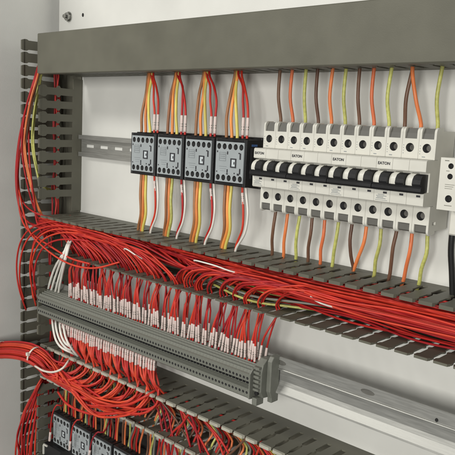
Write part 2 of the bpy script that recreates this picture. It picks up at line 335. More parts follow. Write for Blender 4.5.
mb = MB(); mb.box(-52.4, -1.7, .2, 2.0, -640, 269); mb.build('base', 'duct', root)
mb = MB(); fingers(mb, -640, 273, 'z', -54.1, 78.6, 1, first=(LW-10+640) % 20, narrow=True); mb.build('slotted_wall', 'duct', root)
for a, b in ((3, 214), (-206, -58), (-640, -268)):
    mb = MB(); fingers(mb, a, b, 'z', -.2, 78.6, -1, first=(172.2-10-a) % 20); mb.build('slotted_wall', 'duct', root)
tag(root, 'upright slotted grey duct at the left edge beside the cabinet side', 'cable duct', 'slotted plastic cable ducts')

# ------------------------------------------------------------------ rails
root = empty('din_rail', (0.5, 0, 92))
mb = MB()
z0, z1 = 92.5, 126.5
# base web with punched slots (built as strips round the slots)
xs = 14.0; cuts = []
while xs < XR: cuts.append((xs, xs+20)); xs += 36
zc = (z0+z1)/2; d0, d1 = .4, 1.6
mb.box(1, XR, d0, d1, z0+5.5, zc-2.4); mb.box(1, XR, d0, d1, zc+2.4, z1-5.5)
prev = 1
for a, b in cuts:
    mb.box(prev, a, d0, d1, zc-2.4, zc+2.4); prev = min(b, XR)
if prev < XR: mb.box(prev, XR, d0, d1, zc-2.4, zc+2.4)
mb.build('web', 'steel', root)
for a, b, s in ((z1, z1-5.5, 1), (z0, z0+5.5, -1)):
    mb = MB(); mb.prism([(.4, b-s*1.2), (1.7, b-s*.1), (6.4, b-s*.0), (6.4, a), (7.6, a), (7.6, b-s*1.3), (1.9, b-s*1.3)][::1], 1, XR); mb.build('flange', 'steel', root)
tag(root, 'slotted zinc mounting rail carrying the contactors and the breakers', 'mounting rail')

root = empty('din_rail', (1, 0, -154))
mb = MB()
def flange_with_slots(mb, x0, x1, d0, d1, z0, z1, slots, h):
    zc = (z0+z1)/2; p = x0
    mb.box(x0, x1, d0, d1, z0, zc-h); mb.box(x0, x1, d0, d1, zc+h, z1)
    for a, b in slots: mb.box(p, a, d0, d1, zc-h, zc+h); p = b
    mb.box(p, x1, d0, d1, zc-h, zc+h)
mb.box(1, XR, 50.6, 52, -112.6, -109.7); mb.box(1, XR, 50.6, 52, -123.4, -119.9)
p_ = 1
for k in range(7):
    xc = 4 + 116.2*k + .4
    if xc - 9 > p_: mb.box(p_, xc-9.6, 50.6, 52, -119.9, -112.6)
    else: p_ = 1
    lo = max(1, xc-9.6); mb.holed(lo, xc+9.6, -119.9, -112.6, 52, max(xc, lo+1), -116.4, 8.4 if k else 6, 1.3, 24, 0, 1, 1, 2.9); p_ = xc+9.6
mb.box(p_, XR, 50.6, 52, -119.9, -112.6)
mb.build('upper_flange', ['steel', 'shutter'], root)
mb = MB()
mb.prism([(50.6, -123.5), (53.2, -123.5), (53.8, -124.2), (53.2, -125), (48.2, -125), (47.8, -139), (50, -143.8), (54.6, -151.2), (55.2, -153), (54.2, -153.6), (53, -152), (48.6, -144.8), (46.2, -139.6), (46.4, -124.2)], 1, XR)
mb.build('channel', 'steel', root)
for xs_ in (120, 700):
    mb = MB(); mb.box(xs_, xs_+14, .2, 46, -138, -128); mb.build('stand_off', 'steel', root)
tag(root, 'wide bare zinc rail with an oblong slot, carrying the grey terminal strip', 'mounting rail')

# ------------------------------------------------------------------ bolt + hole on the panel
root = empty('bolt', (-40.5, 0, 314.7))
mb = MB(); mb.prism([(-40.5+8.2*math.cos(a*math.pi/12), 314.7+8.2*math.sin(a*math.pi/12)) for a in range(24)], .1, 1.6, axis='d'); mb.build('washer', 'bolt', root)
mb = MB(); mb.prism([(-40.5+6.6*math.cos(a*math.pi/3+.3), 314.7+6.6*math.sin(a*math.pi/3+.3)) for a in range(6)], 1.6, 6.6, axis='d'); bevel(mb.build('nut', 'bolt', root), .5)
mb = MB(); mb.prism([(-40.5+2.8*math.cos(a*math.pi/6), 314.7+2.8*math.sin(a*math.pi/6)) for a in range(12)], 6.6, 11, axis='d'); mb.build('stud', 'bolt', root)
tag(root, 'shiny hexagon nut on a washer above the top duct, at the panel corner', 'bolt')
mb = MB(); mb.prism([(663+1.6*math.cos(a*math.pi/5), -120.5+1.9*math.sin(a*math.pi/5)) for a in range(10)], 52.02, 52.9, axis='d')  # raised black disc in place of a screw hole
tag(mb.build('screw_hole', 'hole'), 'tiny black disc for a screw hole on the lower rail near the right edge', 'screw_hole')
mb = MB(); mb.prism([(-2.2+2.1*math.cos(a*math.pi/6), 315+2.9*math.sin(a*math.pi/6)) for a in range(12)], .05, .9, axis='d')  # dark disc standing for the small hole beside the nut
tag(mb.build('panel_hole', 'hole'), 'small dark disc for a hole in the panel right of the hexagon nut', 'panel_hole')

# ------------------------------------------------------------------ contactors
def add_print(mb, x, z, w, h, d=60.15, m=0): mb.box(x-w/2, x+w/2, d-.1, d+.12, z-h/2, z+h/2, m)
def contactor():
    X0, Zb, Zt = 199.9, 85.8, 133.6
    root = empty('contactor', (X0, 0, 80))
    mb = MB()
    mb.box(X0-3, X0+47.6, 30, 52.5, 81.5, 137.2); mb.cbox(X0-3, X0-.05, 52.5, 59.2, 81.5, 137.2, .8); mb.cbox(X0+44.65, X0+47.6, 52.5, 59.2, 81.5, 137.2, .8); mb.cbox(X0-.05, X0+44.65, 52.5, 59.2, 81.5, Zb-.05, .8); mb.cbox(X0-.05, X0+44.65, 52.5, 59.2, Zt+.05, 137.2, .8); mb.cbox(X0-1.5, X0+46, 7.8, 30, 78.5, 140, 1)
    for k in range(4): mb.box(X0+3+k*10.5, X0+9.5+k*10.5, 48, 54, 137.2, 138.4)
    mb.box(X0+47.6, X0+50.6, 34, 52, 92, 128)
    mb.build('housing', 'black', root)
    mb = MB(); W5 = 44.6/5
    for k in range(5):
        for za, zb, zc in ((Zt-10, Zt, Zt-5.6), (Zb, Zb+10, Zb+4.9)):
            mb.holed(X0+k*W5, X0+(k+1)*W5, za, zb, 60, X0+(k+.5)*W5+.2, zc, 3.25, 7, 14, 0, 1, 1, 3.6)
    mb.add([(X0,60,Zb+10),(X0+44.6,60,Zb+10),(X0+44.6,60,Zt-10),(X0,60,Zt-10)], [(0,1,2,3)])
    a = (X0, Zb, X0+44.6, Zt)
    for (xa, za, xb, zb) in ((a[0],a[1],a[2],a[1]),(a[2],a[1],a[2],a[3]),(a[2],a[3],a[0],a[3]),(a[0],a[3],a[0],a[1])):
        mb.add([(xa,60,za),(xb,60,zb),(xb,52.6,zb),(xa,52.6,za)], [(0,1,2,3)])
    mb.build('face_plate', ['face', 'hole'], root)
    mb = MB()
    mb.box(X0+24.5, X0+33.5, 60, 60.9, 103.5, 104.8); mb.box(X0+24.5, X0+33.5, 60, 60.9, 113.2, 114.5)
    mb.box(X0+24.5, X0+26, 60, 60.9, 104.8, 113.2); mb.box(X0+32, X0+33.5, 60, 60.9, 104.8, 113.2)
    mb.box(X0+29.6, X0+31, 60.3, 60.7, 107.5, 110.5)
    mb.build('indicator', 'print', root)
    mb = MB(); mb.box(X0+26.2, X0+31.8, 60.02, 60.35, 105, 113); mb.build('indicator_window', 'window', root)
    mb = MB()
    for x, z, w, h in ((2.4,121.5,1.6,2.2),(19,120.5,1.8,3.6),(37.5,121,2.4,1.4),(39.4,117.4,2.2,7.4),(2.4,97.5,1.6,1.6),(19.5,99,1.8,4.2),(19.5,95.6,2.6,1.6),
                       (39.6,99.8,2.0,6.4),(37,96,3.4,2.4),(31,97,1.6,1.6)): add_print(mb, X0+x, z, w, h)
    mb.build('print', 'print', root)
    mb = MB()
    for k in range(3): add_print(mb, X0+11, 118.5-2.4*k, 9-1.5*(k % 2), .8)
    mb.box(X0+5.5, X0+6.1, 60.05, 60.2, 110.5, 121); mb.box(X0+16, X0+16.6, 60.05, 60.2, 110.5, 121); mb.box(X0+6.1, X0+16, 60.05, 60.2, 110.5, 111.1); mb.box(X0+6.1, X0+16, 60.05, 60.2, 120.4, 121)
    for k in range(3): add_print(mb, X0+12, 104-2.6*k, 12-2*k, .5)
    mb.build('type_print', 'faint', root)
    mb = MB(); mb.box(X0+47.6, X0+47.9, 40, 50, 129.5, 132); mb.build('side_label', 'blue', root)
    return root
ORD = ['first', 'second', 'third', 'fourth']
c0 = contactor(); G1 = 'contactors in the upper row'
for i in range(4):
    c = c0 if i == 0 else copy_tree(c0, 53.0*i)
    tag(c, ['grey faced contactor at the left end of the upper row, next to the bare rail', 'grey faced contactor second from the left in the upper row',
            'grey faced contactor third from the left in the upper row', 'grey faced contactor of the upper row right beside the breakers'][i], 'contactor', G1)
G2 = 'contactors in the lower row'
for i in range(4):
    c = copy_tree(c0, 17.0 - 199.9 + 53.2*i, -463.5)
    tag(c, ['dusty contactor at the lower left corner, leftmost of the lower row', 'contactor second from the left in the lower row under the red loops',
            'contactor third from the left in the lower row, cut by the frame', 'contactor at the bottom edge, fourth and rightmost seen of the lower row'][i], 'contactor', G2)

# ------------------------------------------------------------------ breakers
def font_text(txt, x, d, z, size, name, mk, parent, sx=1.0, bold=0.0):
    cu = bpy.data.curves.new(name, 'FONT'); cu.body = txt; cu.size = size*.001; cu.extrude = .00012; cu.offset = bold*.001; cu.space_character = 1.05
    t = bpy.data.objects.new(name, cu); col.objects.link(t)
    dg = bpy.context.evaluated_depsgraph_get(); me = bpy.data.meshes.new_from_object(t.evaluated_get(dg))
    bpy.data.objects.remove(t)
    o0 = origin(parent)
    for v in me.vertices:
        X, Y, Z = v.co.x*sx, v.co.y, v.co.z
        v.co = Vector((X + (x-o0[0])*.001, -(d-o0[1])*.001 - Z, Y + (z-o0[2])*.001))
    me.materials.clear(); me.materials.append(M[mk])
    o = bpy.data.objects.new(name, me); col.objects.link(o); o.parent = parent; return o
def arc(c0, c1, r, a0, a1, n=8): return [(c0 + r*math.cos(math.radians(a0+(a1-a0)*i/n)), c1 + r*math.sin(math.radians(a0+(a1-a0)*i/n))) for i in range(n+1)]
PW = 17.7; XB = 430.3 - PW/2; DM = 47.4; DN = 63.0
def breaker():
    root = empty('circuit_breaker', (XB, 0, 57))
    hb = MB(); nb = MB(); pr = MB()
    for k in range(3):
        x0 = XB + k*PW + .15; x1 = x0 + PW - .3; xc = (x0+x1)/2
        hb.box(x0, x1, 7.8, 33, 60, 157)                       # core
        hb.box(x0, x1, 33, DM-8, 69, 149)
        for (za, zb, zc) in ((129.4, 148.8, 140.1), (66, 84.6, 74.6)):
            hb.box(x0, x1, DM-8, DM-7.5, za, zb)
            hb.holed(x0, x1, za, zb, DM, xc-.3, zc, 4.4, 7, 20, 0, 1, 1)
            for xa in (x0, x1): hb.add([(xa,DM-8,za),(xa,DM,za),(xa,DM,zb),(xa,DM-8,zb)], [(0,1,2,3)])
            for z in (za, zb): hb.add([(x0,DM-8,z),(x1,DM-8,z),(x1,DM,z),(x0,DM,z)], [(0,1,2,3)])
            mid = [(xc-.3+3.0*math.cos(a*math.pi/8), zc+3.0*math.sin(a*math.pi/8)) for a in range(16)]
            sc = MB(); sc.prism(mid, DM-6.9, DM-5.6, axis='d'); sc.build('terminal_screw', 'screw', root)
        # side ribs rounded at the top and bottom, channel between them
        for xa, xb in ((x0, x0+2.3), (x1-2.3, x1)):
            hb.prism([(33, 148.8), (DM, 148.8), (DM, 155)] + arc(DM-5, 155, 5, 0, 90, 5) + [(33, 160)], xa, xb)
            hb.prism([(33, 66), (33, 57.5)] + arc(DM-5, 60.5, 5, -90, 0, 5)[1:] + [(DM, 66)], xa, xb)
        sh = MB(); sh.prism([(34, 148.7), (DM-1.5, 148.7), (DM-2.4, 154), (DM-5.5, 159), (34, 159)], x0+2.3, x1-2.3); sh.build('wire_shutter', 'shutter', root)
        sh = MB(); sh.prism([(34, 66.1), (34, 57.6), (DM-3.2, 57.6), (DM-1.8, 59), (DM-1.5, 66.1)], x0+2.3, x1-2.3); sh.build('wire_shutter', 'shutter', root)
        pr.box(x0+4, x0+7.4, DM-.05, DM+.12, 131.3, 132.1) if k != 1 else None
        for q in range(4): pr.box(x0+1.3, x0+1.9, DM-.05, DM+.12, 134+q*2.6, 134.9+q*2.6)
        # nose: upper strip, recess, lower strip
        nb.prism([(DM-9, 129.2), (DN-1.5, 129.2), (DN, 128.2), (DN+.2, 118.4), (DN-1, 117.4), (54, 117), (54, 98.5), (DN-.5, 98.0), (DN+.4, 97.2), (DN, 86), (DN-1.2, 84.9), (DM-9, 84.9)], x0, x1)
        win = MB(); win.box(xc+1.2, xc+5.4, DN-.2, DN+.5, 94.0, 96.0); win.build('status_window', 'print', root)
        # rounded guard beside each lever
        nb.prism(arc(57, 106.9, 9.6, 97, -40, 14) + [(54, 100.4)], x0+1.2, x0+7.1)
        nb.prism(arc(57, 106.9, 8.2, 97, -40, 14) + [(54, 101.3)], x0-1.4, x0+1.2)
        # lever
        tb = MB(); tb.prism([(53, 115.4), (61, 115.8), (66, 114), (68.6, 110.5), (69.4, 106.5), (68, 103.5), (67.4, 99.2), (62, 98.8), (53, 98.8)], x0+7.2, x0+15.8); tb.build('toggle', 'black', root)
    hb.build('housing', ['white', 'hole'], root); pass
    nb.build('front_cover', 'white', root); pr.build('terminal_print', 'faint', root)
    mb = MB(); mb.prism([(62.6, 104.2), (67.5, 104.6), (69.8, 102.6), (70.2, 99.8), (68.8, 98), (62.6, 97.8)], XB+.4, XB+3*PW-.4); mb.build('tie_bar', 'black', root)
    font_text('EATON', XB+1.6, DN+.25, 122.3, 3.9, 'logo', 'print', root, 1.0, .12)
    mb = MB()
    x0 = XB+1.5
    for z in (87.2, 96.9): mb.box(x0, x0+13.5, DN+.2, DN+.42, z, z+.35)
    for k, (a, b) in enumerate(((1, 11.5), (2, 9), (1, 12.5), (3, 10))): mb.box(x0+a, x0+b, DN+.15, DN+.5, 89-.2+k*1.25, 89.3+k*1.25)
    mb.build('rating_print', 'faint', root)
    return root
b0 = breaker()
for i in range(4):
    b = b0 if i == 0 else copy_tree(b0, 3*PW*i)
    tag(b, ['white three pole circuit breaker nearest the contactors, levers down', 'white three pole circuit breaker second from the left',
            'white three pole circuit breaker third from the left', 'white three pole circuit breaker at the right end of the row, its side showing'][i], 'circuit breaker', 'three pole circuit breakers')

# relay at the right edge
X0 = 653.0; root = empty('relay', (X0, 0, 60))
mb = MB()
mb.cbox(X0, X0+36, 7.8, 46, 60, 158, 1.5); mb.box(X0, X0+36, 46, 68.8, 86.5, 133.6)
hs = [(X0+10, 126.3, 2.6), (X0+10, 117.0, 2.6), (X0+10.5, 97.0, 3.3)]
bounds = [(121.7, 133.6), (112, 121.7), (86.5, 104)]
for (x, z, r), (za, zb) in zip(hs, bounds):
    mb.holed(X0, X0+20, za, zb, 75, x, z, r, 6, 16, 0, 1, 1)
mb.add([(X0,75,104),(X0+20,75,104),(X0+20,75,112),(X0,75,112)], [(0,1,2,3)]); mb.add([(X0+20,75,86.5),(X0+36,75,86.5),(X0+36,75,133.6),(X0+20,75,133.6)], [(0,1,2,3)])
for (xa, za, xb, zb) in ((X0,86.5,X0+36,86.5),(X0+36,86.5,X0+36,133.6),(X0+36,133.6,X0,133.6),(X0,133.6,X0,86.5)):
    mb.add([(xa,75,za),(xb,75,zb),(xb,68.8,zb),(xa,68.8,za)], [(0,1,2,3)])
mb.build('housing', ['white', 'hole'], root)
mb = MB()
for k in range(3): mb.box(X0+6, X0+15-k, 75, 75.2, 109.5-1.8*k, 109.9-1.8*k)
mb.box(X0+4, X0+8, 75, 75.2, 130.6, 131.4); mb.box(X0+7, X0+14, 75, 75.2, 90.5, 91.1); mb.box(X0+6, X0+9, 75, 75.2, 121.6, 122.1)
mb.build('print', 'grey', root)
tag(root, 'pale relay module cut off by the right edge of the picture, right of the breakers', 'relay')
o = wire('black', PATHS['black_cable'][0][1], 3.0, 'thick black cable dropping from the relay at the right edge', None, n=10)

# ------------------------------------------------------------------ terminal strip
TP = 5.5; X0 = 3.0; NT = 81
def term_profile():
    return [(50, -117), (60, -121.5), (62.5, -124.2), (65.5, -121.6), (67, -124.4), (69.8, -122.4), (71.2, -125.6), (74, -123.8), (75.4, -127.2), (78.4, -125.6), (79.8, -129),
            (82, -130), (82, -138.6), (74, -140), (74, -146), (82, -147.4), (82, -157.6), (80, -159.4), (62, -160), (56, -156), (50, -154)]
root = empty('terminal_block', (X0, 0, -178)); w = TP - .12
mb = MB(); prof = term_profile()
iu = prof.index((82, -130)); il = prof.index((82, -147.4))
n = len(prof); vs = [(X0, a, b) for a, b in prof] + [(X0+w, a, b) for a, b in prof]
mb.add(vs, [(i, (i+1) % n, n+(i+1) % n, n+i) for i in range(n) if i not in (iu, il)])
mb.add(vs, [tuple(range(n-1, -1, -1)), tuple(range(n, 2*n))])
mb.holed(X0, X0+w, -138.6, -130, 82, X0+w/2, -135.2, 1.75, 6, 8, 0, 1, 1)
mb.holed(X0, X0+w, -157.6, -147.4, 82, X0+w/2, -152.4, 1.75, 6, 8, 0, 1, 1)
mb.build('housing', ['term', 'hole'], root)
mb = MB(); mb.box(X0+.9, X0+w-.9, 74, 75.5, -144.6, -141.4); mb.build('marker', 'black', root)
TBLAB = 'narrow grey double deck terminal block in the long row under the middle duct'
blocks = [root]; tag(root, TBLAB, 'terminal block', 'terminal blocks on the rail')
for i in range(1, NT): copy_tree(root, TP*i)
XE = X0 + NT*TP
# end plate + end bracket
root = empty('end_clamp', (XE, 0, -170))
mb = MB(); mb.prism([(50, -115), (60, -119), (78, -124), (82.6, -129), (82.6, -159), (62, -161.5), (50, -156)], XE+.1, XE+2.0); mb.build('end_plate', 'term', root)
mb = MB(); mb.prism([(50, -112), (66, -112), (73, -118), (75, -126), (75, -150), (70, -158), (50, -160)], XE+2.1, XE+12.5)
mb.box(XE+3, XE+10, 66, 79, -166, -157)
bevel(mb.build('clamp', 'term', root), .7)
mb = MB()
for k in range(6): mb.box(XE+3, XE+11, 74, 78.5, -120-5.2*k-2.6, -120-5.2*k)
mb.build('rib', 'term', root)
mb = MB(); mb.prism([(50, -108), (62, -108.5), (66, -114), (66, -150), (62.5, -158), (62.5, -164), (50, -164)], XE+12.6, XE+19); bevel(mb.build('side_plate', 'term', root), .8)
mb = MB(); mb.prism([(XE+7+2.6*math.cos(a*math.pi/6), -152+2.6*math.sin(a*math.pi/6)) for a in range(12)], 75, 77, axis='d'); mb.build('clamp_screw', 'hole', root)
tag(root, 'ribbed grey end clamp closing the right end of the terminal strip', 'end clamp')

# ------------------------------------------------------------------ wires: contactors
def jit(a): return random.uniform(-a, a)
COLN = {'brown': 'brown', 'orange': 'orange', 'yellow_green': 'yellow green', 'red': 'red', 'white': 'white', 'grey': 'grey'}
for i in range(4):
    X = 199.9 + 53.0*i; W5 = 44.6/5; G = 'wires above the upper contactors'
    for k, (cn, tx) in enumerate((('brown', 4.0), ('orange', 6.5), ('yellow_green', 8.6))):
        x0 = X + 2.5 + W5*k
        ja = jit(2.2); mk_ = {'brown': 'tan', 'orange': 'amber', 'yellow_green': 'yellow'}[cn]
        wire(cn, [(x0, 46, 132), (x0+.3, 46, 142), (x0+(X+tx-x0)*.25+jit(1.2), 46, 162), (x0+(X+tx-x0)*.70+jit(1.6), 42, 190), (X+tx+ja, 37, 212), (X+tx+.5+ja, 34, 240)], 1.95, m=mk_, group=G, label=
             '%s wire running up from the %s contactor of the upper row' % (COLN[cn], ORD[i]))
    for k in range(2):
        x0 = X + 30 + k*7; tx = X + 10 + k*4; m_ = 'red'
        b_ = jit(2.5); top = [(x0, 47, 164), (x0+(-1.5 if k else -3)+b_, 46, 182), (x0-7+b_-k*3, 43, 200), (tx+jit(2), 37, 216), (tx, 34, 240)]
        o = tube_mb([(x0, 47, 132), (x0, 47, 140)] + top, 1.45).build('wire', rred())
        tag(o, '%s red wire with marker sleeve above the %s contactor of the upper row' % (('left', 'right')[k], ORD[i]), 'wire', G)
        sleeve(o, (x0, 47, 142), (x0, 47, 163), 1.9)
    G = 'wires below the upper contactors'
    for k, (cn, dx) in enumerate((('brown', -1.5), ('orange', 3.5), ('yellow_green', 8.5))):
        x0 = X + 5 + 5.0*k
        mk_ = {'brown': 'tan', 'orange': 'amber', 'yellow_green': 'yellow'}[cn] if i != 1 or k != 2 else 'yellow_green'; ja = jit(1.5)
        wire(cn, [(x0, 46, 88), (x0, 46, 76), (x0+1.6+jit(.9), 48, 52), (x0+.8+jit(.9), 46, 26), (X+dx-2+ja, 41, 2), (X+dx-3.5+ja, 38, -16)], 2.0, m=mk_, group=G, label=
             '%s wire hanging from the %s contactor of the upper row' % (COLN[cn], ORD[i]))
    x0 = X+33; b_ = jit(2)
    o = tube_mb([(x0, 47, 88), (x0+2, 48, 74), (x0+7+b_, 50, 52), (x0+5+b_, 48, 30), (X+25, 43, 8), (X+20, 40, -14)], 1.4).build('wire', 'red')
    tag(o, 'red wire with white sleeve hanging from the %s contactor of the upper row' % ORD[i], 'wire', G); sleeve(o, (x0+2.0, 48, 74), (x0+5.4+b_*.5, 49.2, 60), 1.75)
    x0 = X+40; b_ = jit(2)
    wire('white', [(x0-2, 47, 88), (x0+2, 49, 74), (x0+7+b_, 51, 50), (x0+2+b_, 49, 26), (X+25, 43, 4), (X+20, 40, -12)], 1.5, 'white wire hanging from the %s contactor of the upper row' % ORD[i], G)
# ------------------------------------------------------------------ wires: breakers
for i in range(12):
    X = 430.3 + PW*i; cn = ('brown', 'orange', 'yellow_green')[i % 3]; b_, p_ = ORD[i//3], ('left', 'middle', 'right')[i % 3]
    tx = X - 3 + jit(1.5); 
    if i == 9: tx = X + 4
    if i == 10: tx = X - 12
    if i == 11: tx = X - .5
    dd = 30 if i != 10 else 34
    wire(cn, [(X-1, 27, 150), (X-1, 27, 163), (X-1+(tx-X)*.35+jit(1.2), dd+2, 188), (tx, dd, 218), (tx+2, 30, 240)], 1.95,
         '%s wire entering the top of the %s pole of the %s breaker' % (COLN[cn], p_, b_), 'thick wires above the breakers', n=9)
    ex = X - 11 + jit(1.5); 
    if i == 7: ex = X - 19
    if i == 6: ex = X - 1
    wire(cn, [(X-1, 26, 64), (X-.6+jit(.5), 27, 52), (X-1+jit(1.2), 28, 36), (X-1+(ex-X)*.42+jit(.8), 24, 18), (ex+1, 18, 0), (ex-6, 15, -16)], 1.95,
         '%s wire leaving the bottom of the %s pole of the %s breaker' % (COLN[cn], p_, b_), 'thick wires below the breakers', n=9)

# ------------------------------------------------------------------ wires: middle duct
GB = 'red wires in the middle duct'; LB = 'thin red wire in the dense bundle lying along the middle duct'
def lane():
    while True:
        d, z = random.uniform(8, 72), random.uniform(-50, -8)
        if d > 72 + (z+12)*.75: continue
        return d, z
def sq(x, z):
    """left of the strip's middle the bundle hugs the upper wall, further right it fills the duct"""
    t = max(0, min(1, (x-240)/170)); zu = -6 + (z+9)*.40
    return zu + (z-zu)*t
def run(xa, xb, d, z, amp=3.2, squeeze=True):
    n = max(2, int(abs(xb-xa)/75)); pts = []
    for k in range(n+1):
        t = k/n; x = xa+(xb-xa)*t; dz = sq(x, z) if squeeze else z
        dl = d + (max(0, (300-x)/300)*(62-d)*.45 if squeeze else 0)
        pts.append((x, min(75, max(6, dl+jit(amp*1.4))), min(-4.5, max(-51, dz+jit(amp)))))
    return pts
for i in range(64):                                   # wires passing right through
    d, z = lane()
    xa = random.choice([300, 340, 380]) if i % 3 == 0 else random.choice([-14, -6, 0])
    pts = run(xa, 790, d, z)
    if xa > 100: pts = [(xa-40, 6, -50), (xa-10, d*.5, -46)] + pts
    else: pts = [(-42, 30+jit(10), -30+jit(14))] + pts
    bulk(tag(tube_mb(pts, 1.28, 6, 9).build('wire', rred()), LB, 'wire', GB))
for i in range(14):                                   # lies on top of the pile at the right half
    d, z = random.uniform(48, 72), random.uniform(-28, -9)
    pts = [(random.uniform(150, 300), 40, -16)] + run(random.uniform(340, 400), 790, d, z, 3)
    tag(tube_mb(pts, 1.28, 6, 9).build('wire', rred()), LB, 'wire', GB)
for i in range(14):                                   # left half, front of the pile
    d, z = random.uniform(50, 76), random.uniform(-36, -8)
    xe = random.uniform(200, 300)
    pts = run(random.uniform(-20, 5), xe, d, z, 2) + [(xe+60, 50, -34), (xe+140, 30, -38), (xe+260, 26, -30)]
    bulk(tag(tube_mb(pts, 1.28, 6, 9).build('wire', rred()), LB, 'wire', GB))
GY = 'yellow green wires in the middle duct'
for i in range(7):
    z = -44 + jit(5); d = 44 + jit(14)
    tag(tube_mb([(330+jit(20), d-20, -50), (362, d, z+4), (410, d+8, z), (440, d+4, z-2), (470, d-10, z-2), (505, d-30, z-3)], 1.6, 6, 9).build('wire', random.choice(['yellow_green', 'grey', 'yellow_green'])),
        'dull yellow green wire under the red bundle in the middle duct', 'wire', GY)
for a, lab in (([(196, 60, -30), (206, 74, -22), (216, 78, -20), (228, 78, -23), (238, 74, -28), (252, 56, -38)], 'short white wire crossing over the red bundle left of centre'),
          ([(330, 55, -22), (344, 75, -14), (362, 78, -13), (384, 77, -14), (400, 70, -18), (420, 50, -24)], 'white wire lying on the red bundle under the fourth contactor'),
          ([(500, 50, -24), (514, 66, -25), (526, 72, -27), (538, 66, -31), (556, 46, -36)], 'white wire end showing in the red bundle right of centre')):
    tag(tube_mb(a, 1.0, 7).build('wire', 'white_w'), lab, 'wire', 'white wires in the red bundle')

# ------------------------------------------------------------------ wires: terminal strip, upward
GS = 'red sleeved wires above the terminal strip'; LS = 'thin red wire with white marker sleeve rising from the terminal strip'
slots = []
x = .5 + (352.5+9.5) % 20
while x < 480: slots.append(x); x += 20
for i in range(10, NT):
    for rep in range(2 if i % 5 in (0, 1, 3) else 1):
        xt = X0 + TP*(i+.3+.45*rep) + jit(.7); dz = jit(3); dt = 62 - 6*rep
        sx = min(slots, key=lambda q: abs(q-(xt+(3 if xt < 285 else 9)+jit(9)))) + jit(1.8); ds = random.uniform(50, 66)
        lean = (sx-xt)*.30 + jit(.8)
        base = [(xt, dt, -127), (xt+lean*.3, dt, -121+dz), (xt+lean, dt+1, -98+dz), (xt+(sx-xt)*.7, dt+2, -78), (sx, ds, -57), (sx, ds+3, -49)]
        if xt < 290:
            r_ = 72 + 30*math.sin(xt*.05) + jit(16); z = random.uniform(-40, -8); d = random.uniform(58, 77); xx = sx - r_; zl = sq(xx, z)
            r_ = min(r_ + 42, sx + 4); xx = sx - r_; zl = sq(xx, z)
            arcp = [(sx-r_*.05, ds+8, -39), (sx-r_*.24, ds+11, -26+jit(1.5)), (sx-r_*.55, (ds+11+d)/2, -18+(zl+14)*.5+jit(1)), (xx, d, zl)]
            pts = base + arcp + (run(xx-50, -12, d, z, 1.2) + [(-42, 34+jit(10), -34+jit(12))] if xx > 60 else [(-18 if xx > 20 else -26, d-10, zl-5), (-40, d-30, zl-22)])
        else:
            r_ = 70 + jit(20); d, z = random.uniform(34, 68), random.uniform(-32, -12); xx = sx + r_
            r_ += 55; xx = sx + r_
            arcp = [(sx+r_*.045, ds+7, -41), (sx+r_*.14, ds+11, -31+jit(1)), (sx+r_*.30, ds+12, -24+jit(1.5)), (sx+r_*.58, (ds+11+d)/2, (-22+z)/2+2+jit(1)), (xx, d, z)]
            pts = base + arcp + run(xx+50, 790, d, z, 3)
        o = tube_mb(pts, 1.22, 6, 8).build('wire', rred()); tag(o, LS, 'wire', GS)
        a, b = Vector(base[1]), Vector(base[2]); sleeve(o, tuple(a), tuple(a.lerp(b, random.uniform(.80, 1.08))), 1.5)

# ------------------------------------------------------------------ wires: terminal strip, downward, loops in the bottom duct
GD = 'red sleeved wires below the terminal strip'; LD = 'red sleeved wire looping from under the terminal strip into the bottom duct'
bslots = []
x = .5 + PH
while x < 420: bslots.append(x); x += 20
ends = []
for i in range(9, 50):
    for rep in range(2 if i % 3 == 0 else 1):
        xt = X0 + TP*(i+.5) + jit(.8); dt = 73 - 7*rep
        sx = min(bslots, key=lambda q: abs(q-(xt+9))) + jit(2); ds = random.uniform(60, 74)
        r_ = random.uniform(60, 120); bot = random.uniform(-256, -228)
        ex, ed, ez = random.uniform(-2, 14), 96 + jit(8), -232 + jit(9)
        pts = [(xt, dt, -156), (xt+.6, dt+1, -162), (xt+2.2, dt+3, -180), (xt+(sx-xt)*.6+2, dt+4, -194), (sx, ds, -209), (sx-1, ds+2, -222),
               ]
        g_ = min(1, sx/250); bot = -228 - 40*g_*random.uniform(.35, 1); od = random.uniform(0, 12)
        if sx > 95: pts += [(sx - 3 - sx*.06, ds+12+od*.5, (bot-222)/2-2), (sx*.70+jit(6), 86+od, bot), (sx*.38+40+jit(5), 88+od, bot*.55-.45*232+jit(3))]
        u = random.uniform(0, 2*math.pi); q = random.uniform(.1, 1)**.5; ax = PATHS['bundle_axis'][0][1]
        for j, (bx, bd, bz) in enumerate(reversed(ax)):
            pts.append((bx + 6*q*math.cos(u), bd + 12*q*math.cos(u+.6), bz + 12*q*math.sin(u)))
        o = tube_mb(pts, 1.6, 7, 7).build('wire', random.choice(['red4', 'red3', 'red4'])); tag(o, LD, 'wire', GD)
        a, b = Vector(pts[1]), Vector(pts[2]); sleeve(o, tuple(a), tuple(a.lerp(b, random.uniform(.75, 1))), 1.72)

